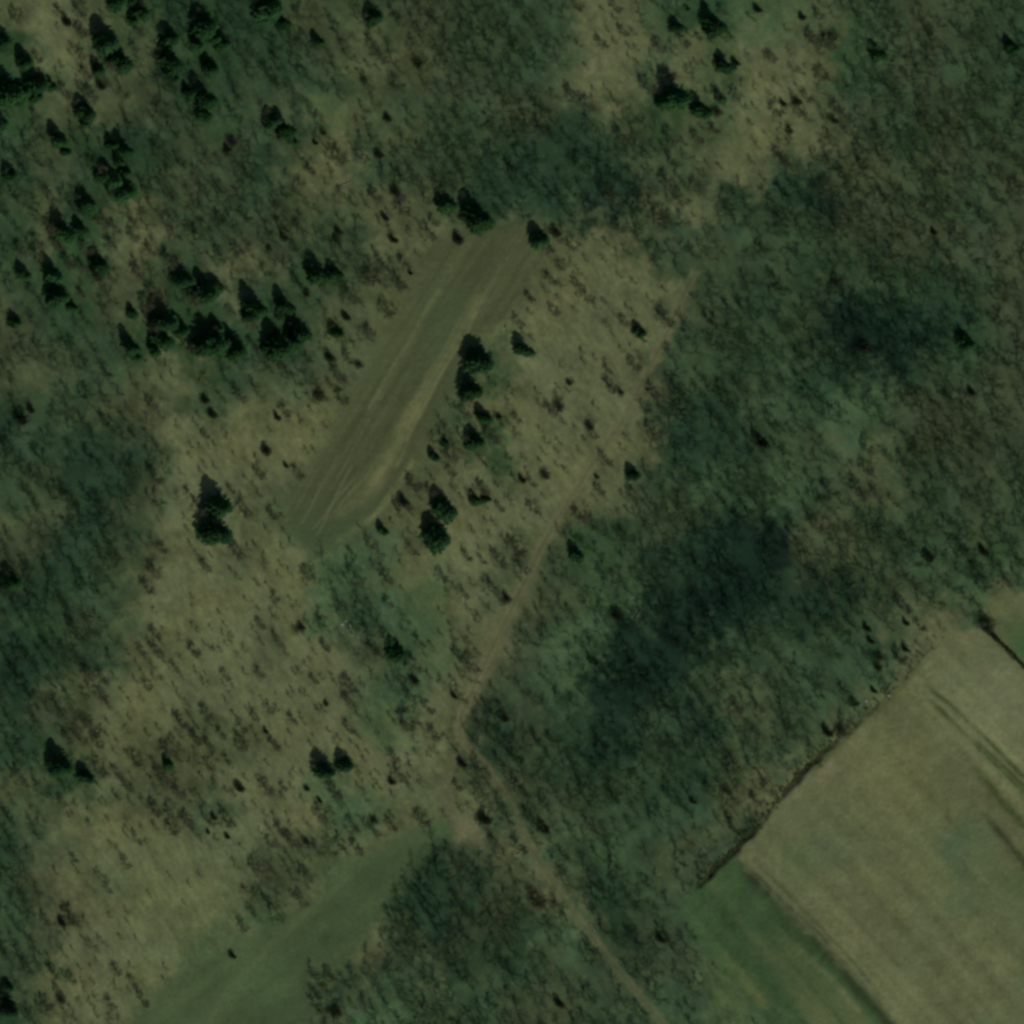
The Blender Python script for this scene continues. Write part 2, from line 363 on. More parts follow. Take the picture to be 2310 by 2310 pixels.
gf = seen(54, 74, 44) * (1 + row * 2)[:, None]
gs = smooth(-.15, .55, N5(al * .02 + 3, ac * .22) + N4(x * .06, y * .06) * .5)[:, None]
gf = gf * (1 + blotch(x * .8, y * .8) * .14)[:, None]
gf = gf * (1 - .85 * gs) + seen(78, 86, 54) * (.85 * gs)
put(gf, w)
px, py = from_display(1420, 1770)
put(seen(42, 64, 38) * (1 + row * 2 + blotch(x, y) * .15)[:, None], w * .7 * np.clip(1 + N2(x * .2, y * .2) * .5, .3, 1.2) * np.exp(-(((x - px) * ud[0] + (y - py) * ud[1]) / 20) ** 2 - ((-(x - px) * ud[1] + (y - py) * ud[0]) / 6) ** 2))
zone[w > .5] = 4
w = area(TOPFIELD, x, y, 1.0)
put(seen(86, 90, 60) * (1 + row * 2)[:, None], w)
px, py = from_display(1935, 1215)
put(seen(54, 80, 46), w * .8 * np.exp(-(np.hypot(x - px, y - py) / 9) ** 2))
zone[w > .5] = 5
# wheel lines and unploughed seams between the fields
for pts, wd, st, rgb in [([(1387,1624),(1450,1690),(1540,1776),(1620,1868),(1700,1955)], 1.3, .95, (42, 52, 33)),
                         ([(1400,1622),(1470,1692),(1535,1752),(1560,1778)], .45, .9, (44, 54, 36)),
                         ([(1410,1612),(1490,1690),(1570,1772),(1640,1850)], .35, .7, (58, 66, 42)),
                         ([(1422,1690),(1480,1750),(1510,1790)], .5, .5, (48, 62, 40)),
                         ([(1540,1765),(1610,1835),(1690,1932)], .45, .5, (60, 68, 44)),
                         ([(1480,1760),(1550,1830),(1620,1905)], .8, .35, (104, 108, 72)),
                         ([(1738,1285),(1796,1330),(1860,1392),(1932,1465)], .55, .85, (54, 64, 36)),
                         ([(1745,1310),(1800,1362),(1870,1432),(1950,1515)], .5, .85, (54, 64, 36)),
                         ([(1815,1372),(1880,1432),(1950,1500)], .45, .85, (54, 64, 36)),
                         ([(1790,1395),(1850,1462),(1932,1560)], .8, .85, (54, 64, 36)),
                         ([(1850,1528),(1900,1590),(1950,1650)], 1.1, .9, (42, 52, 30)),
                         ([(1830,1440),(1890,1505),(1950,1572)], .5, .7, (58, 68, 38)), ([(1770,1300),(1860,1380),(1950,1458)], .8, .5, (104, 108, 74)), ([(1800,1385),(1880,1465),(1950,1540)], .7, .5, (102, 106, 72)),
                         ([(1878,1590),(1932,1640)], .4, .6, (60, 72, 44)),
                         ([(1728,1268),(1660,1330),(1600,1385),(1545,1445)], .7, .5, (66, 72, 42)),
                         ([(1780,1215),(1700,1300),(1650,1348)], .5, .5, (70, 78, 42)),
                         ([(1640,1335),(1760,1480),(1800,1560)], .6, .25, (78, 84, 52)),
                         ([(1690,1310),(1790,1440)], .6, .25, (78, 84, 52)),
                         ([(1600,1610),(1650,1662)], 1.0, .35, (100, 106, 68)),
                         ([(1765,1250),(1840,1330),(1932,1420)], .6, .3, (104, 108, 74)), ([(1720,1300),(1800,1385),(1932,1535)], .4, .4, (98, 102, 68)),
                         ([(1640,1360),(1700,1440),(1830,1590)], .5, .3, (74, 80, 50)), ([(1560,1480),(1650,1590),(1760,1720)], .5, .3, (76, 82, 52)),
                         ([(1460,1640),(1560,1750),(1720,1932)], .45, .4, (98, 102, 70)), ([(1500,1640),(1640,1800),(1760,1932)], .6, .25, (74, 80, 50)),
                         ([(1360,1690),(1450,1800),(1560,1932)], 1.0, .35, (84, 92, 58)), ([(1330,1740),(1420,1850),(1480,1932)], .5, .5, (46, 62, 38)),
                         ([(1390,1690),(1480,1800),(1590,1932)], .5, .45, (44, 62, 38)), ([(1350,1780),(1440,1890)], 1.5, .4, (88, 92, 56)),
                         ([(1700,1600),(1800,1720),(1932,1860)], .7, .25, (78, 86, 54)), ([(1640,1700),(1780,1860)], 1.0, .2, (100, 104, 72))]:
    d, t = line_dist(P(pts), x + N6(x * .3, y * .3) * .25, y)
    st = st * smooth(-.05, .7, t)
    put(seen(*rgb) * (1 + row * 2)[:, None], np.clip(st * 1.2, 0, 1) * np.clip(.9 + N2(x * .12, y * .12) * .5 + N6(x * .6, y * .6) * .3, 0, 1.2) * np.exp(-(d / wd / 1.3) ** 2))
# ditch floor: wet earth and dead reed
d, t = line_dist(DITCH, x + N6(x * .35, y * .35) * .7, y + N5(x * .4 + 20, y * .4) * .7); wd = np.interp(t, np.arange(len(DITCH_W)), DITCH_W)
put(lin((52, 50, 34)) * np.ones((len(x), 1)), np.clip(.2 + wd * .4, .25, .9) * (1 - smooth(wd * .2, wd * .8 + .15, d + N6(x * .5, y * .5) * .4)))
zone[(d < wd * .45) & (wd > .7)] = 6
# dirt track and its spur
d, t = line_dist(TRACK, x, y)
wide = np.interp(t, [0, 4, 7, 8.6, 9, 9.5, 11, 12, 14, 18, 21], [2.2, 2.2, 2.0, 2.8, 5.2, 3.4, 2.6, 2.4, 2.0, 1.9, 1.8])
j = N4(x * .4, y * .4) * .5 + N5(x * 1.1, y * 1.1) * .3
w = 1 - smooth(wide * .25, wide * 1.25, d + j * 1.6)
fade = np.interp(t, [0, 2, 8, 9, 11, 12, 14, 17, 21], [.5, .55, .7, .8, .9, .7, .4, .5, .45])
dirt = seen(82, 83, 57) * (1 + N6(x * .7, y * .7) * .12)[:, None]
fade = fade * np.clip(1 + N2(x * .13, y * .13) * .45 + N6(x * .5, y * .5) * .3, .2, 1.15)
put(dirt * 1.08, w * fade)
put(seen(94, 93, 66), fade * .5 * np.exp(-((d - .85) / .35) ** 2))
put(seen(64, 70, 45), .35 * np.exp(-(d / .4) ** 2))
zone[w > .5] = 7
d2, _ = line_dist(SPUR, x, y)
w2 = 1 - smooth(.5, 2.4, d2 + j * 1.5)
put(dirt, w2 * .6)
zone[(w2 > .5) & (zone == 0)] = 7
put(seen(98, 94, 70), .6 * np.exp(-(np.hypot(x - from_display(878, 1562)[0], y - from_display(878, 1562)[1]) / 3.2) ** 2))
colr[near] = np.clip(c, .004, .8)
n = len(axis)
idx = np.arange(n * n).reshape(n, n)
F = np.stack([idx[:-1, :-1], idx[:-1, 1:], idx[1:, 1:], idx[1:, :-1]], -1).reshape(-1, 4)
zfull = np.zeros(len(X), int); zfull[near] = zone
fz = zfull[F[:, 0]]
names = {0: 'ground', 1: 'clearing', 2: 'meadow', 3: 'field', 4: 'field', 5: 'field', 6: 'ditch', 7: 'track'}
V = np.stack([X, Y, Z], 1)
for k, nm in names.items():
    ff = F[fz == k]
    if not len(ff): continue
    used = np.unique(ff)
    remap = np.zeros(len(V), np.int32); remap[used] = np.arange(len(used))
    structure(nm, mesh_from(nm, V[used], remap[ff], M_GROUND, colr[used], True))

# ---------------------------------------------------------------- conifers and bushes, from the survey sheets
CONIFERS = {
 (0,0): [(820,310,108),(930,460,112),(760,525,58),(30,330,98),(200,460,66),(290,635,86),(395,650,46),(80,710,95),(150,755,56),(30,610,46),(655,845,78),(470,1055,80),
         (30,935,58),(860,1345,86),(772,1318,54),(945,1450,84),(680,1555,76),(950,1150,78),(850,1095,48),(100,1325,60),(1080,105,78),(895,30,84),(1560,205,104),(1300,290,74),
         (1300,490,96),(1600,510,78),(1500,345,56),(1690,335,56),(1560,760,98),(1425,710,54),(500,1750,105)],
 (1,0): [(120,75,110),(210,185,58),(480,320,52),(900,135,70),(230,995,84),(130,915,66),(1445,1545,74),(1680,1645,106)],
 (2,0): [(1510,200,88),(1240,210,50),(1600,510,66),(1230,735,108),(1420,830,80),(1570,748,42),(1130,760,58),(220,1795,70)],
 (3,0): [(840,408,64),(1850,366,58)],
 (0,1): [(200,145,54),(430,150,88),(465,315,104),(770,80,80),(130,505,54),(1390,180,88),(1560,280,90),(1010,440,48),(1255,490,112),(1000,685,78),(1240,640,84),
         (1505,695,70),(1630,660,112),(1775,690,92),(1645,545,58),(1890,445,58),(1640,1882,108)],
 (1,1): [(500,155,100),(620,150,48),(20,405,100),(240,385,78),(165,688,106),(350,565,100),(620,575,58),(1690,785,108),(1630,1015,76),(1740,1215,64),(1655,1395,74),
         (1432,1402,30),(1350,1505,44),(1430,1905,96),(1665,1845,46),(1742,1825,40)],
 (2,1): [(100,705,70),(965,570,52),(920,1650,56)],
 (3,1): [(1500,650,78)],
 (0,2): [(90,525,74),(1620,150,110),(470,1905,104),(1275,1895,46)],
 (1,2): [(960,135,44),(1370,185,102),(1060,1055,70),(672,1892,60)],
 (0,3): [(660,75,62),(60,1795,90),(60,1645,48)],
 (1,3): [(520,15,76)],
 (2,2): [(500,325,56)],
}
BUSHES = {
 (0,0): [(500,172,52),(1735,1062,38),(1690,1122,34),(760,660,45)],
 (1,0): [(1210,482,38),(605,1745,40),(585,1805,32),(205,1785,40),(100,1862,32),(1520,1815,50),(950,1642,34),(1020,1802,40),(970,885,40),(910,1172,46),(1040,1442,38),(500,992,34),(440,1072,24)],
 (2,0): [(1300,72,30),(1430,42,34),(1840,74,40),(1530,442,34),(1670,474,38),(1520,846,40),(320,1735,44)],
 (3,0): [(250,132,32),(220,755,40),(116,778,28),(165,980,38),(500,900,34),(480,292,34),(1250,1752,30)],
 (0,1): [(1530,1085,42),(1580,1205,44),(230,1152,38),(140,1210,62)],
 (1,1): [(385,285,28),(1150,135,24),(770,822,30),(550,765,46),(680,462,44),(470,1055,46),(150,1212,34),(80,1475,50),(230,1575,24),(1090,1835,46),(1832,1212,28)],
 (2,1): [(250,1652,34),(80,1692,34),(430,962,28),(800,1022,24),(340,1135,40),(580,1285,40),(625,1658,20),(1860,1405,66)],
 (3,1): [(1550,1035,44),(700,690,60),(500,185,46)],
 (1,2): [(1190,1255,44),(1870,645,40),(1860,1535,46),(1540,1885,40),(62,1645,26),(330,860,40),(1480,1380,30),(520,1440,26)],
 (2,2): [(780,775,46),(600,1120,46)],
 (3,2): [(1650,835,60),(740,872,36),(780,972,30),(840,1092,40),(830,1175,40),(440,1662,44),(530,1635,38),(1030,1032,30),(1040,832,30),(640,1432,38),(800,1342,28),(1200,345,56),(1610,295,44)],
 (0,3): [(440,1165,40),(450,1742,36),(1562,492,20),(1710,518,28),(1602,375,30),(1800,145,48),(1740,1412,34)],
 (1,3): [(380,165,28),(480,255,26),(880,395,30),(380,565,24),(62,988,30),(1710,385,56),(590,1835,46),(1010,110,34)],
 (2,3): [(180,995,64),(220,455,60),(1110,1295,40),(340,1775,48),(1620,372,26),(1350,262,30)],
}
def place(tab):
    o = []
    for (cc, rr), lst in tab.items():
        for px, py, r in lst:
            xx, yy = from_tile(cc, rr, px, py); o.append((xx, yy, tile_len(r)))
    return o
conifers, bushes = place(CONIFERS), place(BUSHES)
# smaller spruces grown up against the big ones of the upper left belt
for a_, b_, r_ in list(conifers):
    if a_ < -45 and b_ > 40 and r_ > 2.7 and rng.random() < .62:
        an_ = rng.uniform(-2.6, .6); conifers.append((a_ + math.cos(an_) * r_ * 1.15, b_ + math.sin(an_) * r_ * 1.1, r_ * rng.uniform(.42, .66)))

def conifer_parts(seed):
    """spruce of crown radius 1 and height about 5: tiers of drooping boughs clothed in needle sprays"""
    g = np.random.default_rng(seed)
    H = 4.4
    A, B, WA, WB = [], [], [], []
    ta, tb, ra, rb = [np.array([0, 0, -.15])], [np.array([0, 0, H * .99])], [.085], [.01]
    z = .25
    tier = 0
    lob = g.random(4) * 6.283
    lean = g.normal(size=2) * .03
    while z < H * .985:
        k = 1 - z / H
        R = (k ** .62) * (1.0 - .25 * k * k)
        nb = max(5, int(6 + 9 * k))
        off = g.random() * 6.28
        for i in range(nb):
            an = off + 6.283 * i / nb + g.normal() * .16
            L = R * g.uniform(.62, 1.2) * (1 + .22 * math.sin(2 * an + lob[0]) + .16 * math.sin(3 * an + z * 1.4 + lob[1])) + .03
            dz = -.34 * L + g.normal() * .03
            dirv = np.array([math.cos(an), math.sin(an), 0])
            o = np.array([lean[0] * z, lean[1] * z, z])
            tip = o + dirv * L + np.array([0, 0, dz])
            m = max(4, int(L * 15))
            side = np.array([-dirv[1], dirv[0], 0])
            for q in range(m):
                t = (q + g.random()) / m
                t = .12 + .88 * t
                p = o + (tip - o) * t + np.array([0, 0, .08 * L * math.sin(t * 3.1)])
                wd = .16 * (1.15 - t) * (0.5 + L) + .05
                sg = 1 if g.random() < .5 else -1
                e = p + dirv * (.09 + .05 * g.random()) + side * sg * wd * g.uniform(.6, 1.2) + np.array([0, 0, -.05 - .07 * g.random()])
                A.append(p - (e - p) * .2); B.append(e); WA.append(.045 + .035 * g.random()); WB.append(.02)
        z += .15 + .05 * g.random()
        tier += 1
    for _ in range(14):                                # leader
        a = np.array([lean[0] * H, lean[1] * H, H * .93]); b = a + np.array([g.normal() * .05, g.normal() * .05, .15 * g.random()])
        A.append(a); B.append(b); WA.append(.03); WB.append(.01)
    v, f = strips(np.array(A), np.array(B), np.array(WA), np.array(WB), seed)
    # needle sprays lie nearly flat on their boughs
    crown = mesh_from('conifer_crown', v, f, M_NEEDLE)
    tv, tf = rods(np.array(ta), np.array(tb), np.array(ra), np.array(rb), 7)
    trunk = mesh_from('conifer_trunk', tv, tf, M_BARK)
    return trunk, crown

def bare_parts(seed):
    """leafless young tree of height 1 unit x 4: forked limbs and a haze of twigs"""
    g = np.random.default_rng(seed)
    H = 4.6
    nodes_, lim = [], []
    top = np.array([g.normal() * .12, g.normal() * .12, H * .55])
    tv, tf = rods(np.array([[0, 0, -.3], top * .5]), np.array([top * .5, top]), np.array([.085, .065]), np.array([.065, .045]), 6)
    trunk = mesh_from('bare_trunk', tv, tf, M_BARK)
    a, b, ra, rb = [], [], [], []
    A, B, W = [], [], []
    for i in range(11):
        z0 = H * (.10 + .46 * i / 10); o = top * (z0 / top[2])
        an = 2.4 * i + g.normal() * .3
        L = g.uniform(.85, 1.25) * (1.25 - .07 * i)
        tip = o + np.array([math.cos(an) * L * .85, math.sin(an) * L * .85, L * g.uniform(.5, 1.1) + (i / 10) ** 2 * .7])
        a.append(o); b.append(tip); ra.append(.024); rb.append(.009)
        for _ in range(5):
            t = g.uniform(.35, .95); p = o + (tip - o) * t
            d = (tip - o) / np.linalg.norm(tip - o) + g.normal(size=3) * .6; d /= np.linalg.norm(d)
            e = p + d * g.uniform(.45, .9)
            a.append(p); b.append(e); ra.append(.010); rb.append(.005)
            for _ in range(12):
                q = p + (e - p) * g.uniform(.2, 1) + g.normal(size=3) * .10; d2 = d + g.normal(size=3) * .75; d2[2] += .25; d2 /= np.linalg.norm(d2)
                A.append(q); B.append(q + d2 * g.uniform(.3, .7)); W.append(g.uniform(.013, .028))
    v1, f1 = rods(np.array(a), np.array(b), np.array(ra), np.array(rb), 4)
    v2, f2 = strips(np.array(A), np.array(B), np.array(W), np.array(W) * .5, seed)
    crown = mesh_from('bare_crown', *merge([(v1, f1), (v2, f2)]), M_TWIG)
    return trunk, crown

def bush_parts(seed):
    """dense low bush of radius 1: stems and leafy twigs"""
    g = np.random.default_rng(seed)
    lob = g.normal(size=(7, 2)) * .38
    A, B, W = [], [], []
    for i in range(620):
        c0 = lob[g.integers(7)]
        u = g.normal(size=3); u /= np.linalg.norm(u); u[2] = abs(u[2])
        r = g.random() ** .45 * .62
        p = np.array([c0[0] + u[0] * r, c0[1] + u[1] * r, .12 + u[2] * r * 1.9])
        d = u + g.normal(size=3) * .5; d /= np.linalg.norm(d)
        A.append(p); B.append(p + d * g.uniform(.12, .28)); W.append(g.uniform(.028, .06))
    v, f = strips(np.array(A), np.array(B), np.array(W), np.array(W) * .6, seed)
    foliage = mesh_from('bush_foliage', v, f, M_BUSH)
    st = np.array([[*(q * .12), -.15] for q in lob]); en = np.array([[q[0], q[1], .75] for q in lob])
    sv, sf = rods(st, en, np.full(7, .035), np.full(7, .015), 5)
    return mesh_from('bush_stems', sv, sf, M_BARK), foliage

K_CON = [conifer_parts(100 + i) for i in range(6)]
K_BARE = [bare_parts(200 + i) for i in range(9)]
K_BUSH = [bush_parts(300 + i) for i in range(5)]

# ---------------------------------------------------------------- where things are, in words
REGIONS = [
 (110,90,"in the top left corner"),(330,70,"by the top edge's dark conifers"),(560,110,"in brown wood near the top edge"),(840,90,"in top wood left of centre"),
 (1010,250,"in the dark wood above the strip"),(1200,100,"in the pale scrub at top centre"),(1330,190,"around the top right evergreen clump"),(1480,90,"in pale scrub at the top right"),
 (1540,220,"in the upper right glade"),(1800,150,"in the top right corner"),(90,480,"by the left edge conifer clump"),(220,340,"in the upper left conifer rows"),
 (420,300,"in the wood above the conifer belt"),(640,250,"beside the upper left pale ride"),(760,380,"above the strip on its left"),(360,560,"in the conifer belt's left half"),
 (560,580,"in the conifer belt's right half"),(880,400,"by the strip's upper end"),(720,500,"left of the strip's upper half"),(640,680,"left of the strip's middle"),
 (470,810,"in the glade left of the strip"),(930,700,"by the conifers right of the strip"),(1130,490,"in scrub beside the strip's top"),(1110,640,"between strip and track, upper part"),
 (1040,800,"between strip and track, lower part"),(1210,620,"by the track's upper end"),(840,960,"by the conifers beside the strip's foot"),(980,980,"left of the track's middle"),
 (1150,900,"right of the track's middle"),(410,960,"by the twin conifers"),(300,800,"left edge scrub above the twin conifers"),(320,1090,"in scrub below the twin conifers"),
 (90,900,"in the left edge wood"),(100,1250,"in wood on the lower left edge"),(470,1130,"left of the strip's foot"),(620,1090,"just below the strip's foot"),
 (760,1150,"in the hollow below the strip"),(890,1100,"right of the hollow below the strip"),(300,1320,"in the wide left scrub"),(480,1300,"in the middle of the wide scrub"),
 (650,1280,"below the pale rocks"),(800,1260,"left of the wide track patch"),(620,1440,"around the paired lower conifers"),(780,1420,"left of the track bend"),
 (320,1460,"by the lone small lower conifer"),(140,1470,"around the lower left edge conifers"),(200,1620,"in scrub at the lower left"),(460,1560,"in scrub above the open grass"),
 (480,1690,"by the scrub clump in open grass"),(640,1560,"in scrub left of the meadow head"),(790,1530,"above the meadow head"),(330,1720,"on the lower left open grass"),
 (120,1820,"in the bottom left corner"),(380,1850,"left of the meadow"),(860,1700,"in the wood right of the meadow"),(650,1880,"in the bottom wood below the meadow"),
 (900,1450,"at the track fork"),(960,1300,"right of the track bend"),(1050,1550,"right of the lower track"),(1050,1850,"by the track near the bottom"),
 (1250,1000,"in the wood right of the track"),(1330,800,"in the wood right of the upper track"),(1500,450,"in the upper right wood"),(1700,600,"in the dark right-hand wood"),
 (1860,500,"on the right edge, upper part"),(1860,850,"on the right edge, middle part"),(1600,900,"in the pale wood at right"),(1350,1250,"in the dark hollow right of centre"),
 (1600,1150,"in the wood above the fields"),(1700,1250,"along the wood edge above the field"),(1450,1450,"in the wood left of the ditch"),(1250,1650,"in the wood below the dark hollow"),(1300,1850,"beside the green field"),
]
RX = np.array([from_display(a, b) for a, b, _ in REGIONS])
ORD = ["topmost", "second from top", "third from top", "fourth from top", "fifth from top", "sixth from top", "seventh from top", "eighth from top", "ninth from top", "tenth from top", "eleventh from top", "twelfth from top"]
def describe(items, words):
    """items: (x, y, look); one label each: look, place, and rank from the top among its equals"""
    groups = {}
    for i, (xx, yy, look) in enumerate(items):
        r = int(np.argmin(((RX - [xx, yy]) ** 2).sum(1)))
        groups.setdefault((look, r), []).append(i)
    lab = [None] * len(items)
    for (look, r), ids in groups.items():
        ids.sort(key=lambda i: -items[i][1])
        for k, i in enumerate(ids):
            place_ = REGIONS[r][2]
            if len(ids) == 1: lab[i] = f"{look} {words} {place_}"
            elif len(ids) == 2: lab[i] = f"{['upper', 'lower'][k]} of two {look} {words}s {place_}"
            else: lab[i] = f"{look} {words} {place_}, {ORD[k] if k < len(ids) - 1 else 'lowest'}"
    return lab

def plant(name, parts, part_names, pos, scale, turn, label, cat, group):
    r = bpy.data.objects.new(name, None); COL.objects.link(r)
    r.empty_display_size = .3
    r.location = pos; r.rotation_euler = (0, 0, turn); r.scale = scale
    r['label'] = label; r['category'] = cat; r['group'] = group
    for me, pn in zip(parts, part_names):
        o = bpy.data.objects.new(pn, me); COL.objects.link(o); o.parent = r
    return r

items = [(a, b, "large" if r > 3.7 else "middle-sized" if r > 2.4 else "small") for a, b, r in conifers]
for (a, b, r), lb in zip(conifers, describe(items, "dark conical conifer")):
    k = rng.integers(len(K_CON))
    tall = r * .66 * rng.uniform(.85, 1.1); wd = r * rng.uniform(.88, 1.18)
    a = a - r * .45
    plant('conifer_tree', K_CON[k], ('trunk', 'crown'), (a, b, float(land(a, b)) - .05), (wd, wd, tall), rng.random() * 6.28, lb, 'conifer', 'dark conifers scattered through the leafless wood')
items = [(a, b, "broad" if r > 1.75 else "rounded" if r > 1.2 else "small") for a, b, r in bushes]
for (a, b, r), lb in zip(bushes, describe(items, "dark bush")):
    k = rng.integers(len(K_BUSH))
    plant('bush', K_BUSH[k], ('stem', 'foliage'), (a, b, float(land(a, b)) - .03), (r * .8, r * .8, r * rng.uniform(1.3, 1.9)), rng.random() * 6.28, lb, 'bush', 'dark bushes in the scrub and wood')

# ---------------------------------------------------------------- leafless trees
# planting spots on a jittered grid; the taller ones of the open scrub stand alone, the rest are the woods
step = 3.3
gx, gy = np.meshgrid(np.arange(-164, 164, step), np.arange(-164, 164, step))
sx = gx.ravel() + rng.uniform(-.48, .48, gx.size) * step
sy = gy.ravel() + rng.uniform(-.48, .48, gx.size) * step
fr = grid_sample(GF, sx + 1.8, sy + .6); sz = grid_sample(GS, sx + 1.8, sy + .6)
clump = (N4(sx * .07, sy * .07) * .35 + N2(sx * .2 + 8, sy * .2) * .35) * np.where(sz < .86, 1.5, .7)
ok = rng.random(len(sx)) < fr * (.80 + clump)
for poly, m in ((CLEARING, -.5), (MEADOW, -.5), (FIELD, -1.5), (GREENFIELD, -.8), (TOPFIELD, -1)):
    d, _ = line_dist(poly, sx, sy, True); ins = inside(poly, sx, sy)
    ok &= ~(ins | (d < .8))
d, t = line_dist(TRACK, sx, sy); ok &= d > np.interp(t, [0, 8, 9, 10, 12, 21], [2.0, 2.0, 4.8, 2.4, 1.7, 1.5])
d, _ = line_dist(SPUR, sx, sy); ok &= d > 1.8
d, _ = line_dist(DITCH[:7], sx, sy); ok &= d > 1.3
for a, b, r in conifers: ok &= np.hypot(sx - a, sy - b) > r * .85
for a, b, r in bushes: ok &= np.hypot(sx - a, sy - b) > r * .9
sx, sy, sz, fr = sx[ok], sy[ok], sz[ok], fr[ok]
frame = (np.abs(sx) < 149) & (np.abs(sy) < 149)
scrub = frame & (sz < .86)
height = (4.4 + rng.normal(size=len(sx)) * .7) * (sz / .7)
height = np.clip(height * np.where(sz >= .86, 1.15, 1.0), 2.4, 13)
cand = np.where(scrub)[0]
# the tallest of the open scrub, kept apart from one another
order = cand[np.argsort(-(height[cand] + rng.normal(size=len(cand)) * 1.2))]
single = []
for i in order:
    if len(single) >= 285: break
    if all((sx[i] - sx[j]) ** 2 + (sy[i] - sy[j]) ** 2 > 16 for j in single): single.append(i)  # apart
height[single] *= 1.12
items = []
for i in single:
    items.append((sx[i], sy[i], "tall" if height[i] > 5.9 else "middling" if height[i] > 5.0 else "low"))
for i, lb in zip(single, describe(items, "leafless tree")):
    k = rng.integers(len(K_BARE)); h = height[i] / 4.6
    wdt = h * rng.uniform(.72, .98)
    plant('bare_tree', K_BARE[k], ('trunk', 'crown'), (sx[i], sy[i], float(land(sx[i], sy[i])) - .03), (wdt, wdt, h), rng.random() * 6.28, lb, 'bare tree', 'leafless young trees in the scrub')
rest = np.ones(len(sx), bool); rest[single] = False
# brush along the ditch and the field's ragged edge
bt = rng.uniform(.3, 8.9, 150); bi = bt.astype(int)
bp = DITCH[bi] + (DITCH[bi + 1] - DITCH[bi]) * (bt - bi)[:, None] + rng.normal(size=(150, 2)) * .75 + np.array([-.7, .6])
sx = np.concatenate([sx, bp[:, 0]]); sy = np.concatenate([sy, bp[:, 1]]); sz = np.concatenate([sz, np.full(150, .5)])
height = np.concatenate([height, rng.uniform(1.0, 2.4, 150)]); rest = np.concatenate([rest, np.ones(150, bool)])

def growth(name, px, py, hh, seed, label, cat):
    """the mass of leafless trees that no one could count: trunks, limbs and twigs in one mesh"""
    g = np.random.default_rng(seed)
    n = len(px); pz = land(px, py)
    ivy = (g.random(n) < .13 + .25 * N5(px * .09, py * .09)) & (hh > 5)
    tint = grid_sample(TC, px + 1.8, py + .6) * g.uniform(.9, 1.95, (n, 1)) * np.array([1.02, .98, .93])
    tint = tint * (1 + .16 * blotch(px, py))[:, None]
    tint[ivy] *= np.array([.50, .62, .48])
    # grey twigs on some, mossy and ivied limbs on others
    tint = tint * (1 + g.normal(size=(n, 1)) * np.array([[.08, -.02, .03]]))
    rad = hh * g.uniform(.14, .24, n)
    top = np.stack([px + g.normal(size=n) * .06 * hh, py + g.normal(size=n) * .06 * hh, pz + hh * .62], 1)
    foot = np.stack([px, py, pz - .2], 1)
    vs, cs = [], []
    v, f = rods(foot, top, .011 * hh, .006 * hh, 4)
    parts = [(v, f)]; cs.append(np.repeat(tint * .9, 8, 0))
    # limbs
    nl = 9
    P0 = np.repeat(foot, nl, 0); P1 = np.repeat(top, nl, 0); R = np.repeat(rad, nl); Hh = np.repeat(hh, nl); iv = np.repeat(ivy, nl)
    t = np.tile(np.linspace(.16, 1.0, nl), n)[:, None] + g.uniform(-.06, .03, (n * nl, 1))
    a = P0 + (P1 - P0) * t
    an = g.random(len(a)) * 6.283; le = R * (1.15 - .75 * t[:, 0]) * g.uniform(.7, 1.2, len(a)) * 1.25
    b = a + np.stack([np.cos(an) * le, np.sin(an) * le, le * g.uniform(.45, 1.0, len(a)) + Hh * .05], 1)
    v, f = rods(a, b, np.clip(.0035 * Hh, .012, .045), np.clip(.0016 * Hh, .006, .02), 3)
    parts.append((v, f)); cs.append(np.repeat(np.repeat(tint, nl, 0), 6, 0))
    # twigs
    nt_ = 17
    ia = np.repeat(np.arange(len(a)), nt_)
    tt = g.uniform(.05, 1.05, (len(ia), 1)); p = a[ia] + (b[ia] - a[ia]) * tt + g.normal(size=(len(ia), 3)) * (R[ia] * .16)[:, None]
    d = (b - a)[ia]; d = d / np.linalg.norm(d, axis=1, keepdims=True) + g.normal(size=(len(ia), 3)) * .8
    d[:, 2] += .2; d /= np.linalg.norm(d, axis=1, keepdims=True)
    Lh = Hh[ia]
    q = p + d * (g.uniform(.04, .10, len(ia)) * Lh + .12)[:, None]
    wd = (.013 + .0026 * Lh) * g.uniform(.6, 1.5, len(ia)) * np.where(iv[ia], 1.35, 1.0)
    v, f = strips(p, q, wd, wd * .5, seed + 1)
    jit = g.uniform(.75, 1.3, (len(ia), 1))
    parts.append((v, f)); cs.append(np.repeat(tint[np.repeat(np.arange(n), nl)][ia] * jit, 4, 0))
    vv, ff = merge(parts)
    o = link(name, mesh_from(name, vv, ff, M_GROWTH, np.clip(np.concatenate(cs), .006, .6)))
    o['kind'] = 'stuff'; o['label'] = label; o['category'] = cat
    return o
wood = rest & (sz >= .86); low = rest & (sz < .86)
growth('woods', sx[wood], sy[wood], height[wood], 900, 'dense leafless wood of grey and mossy bare trees around the clearing', 'woodland')
growth('undergrowth', sx[low], sy[low], height[low] * .9, 950, 'thin scrub of saplings and brush between the lone bare trees', 'scrub')

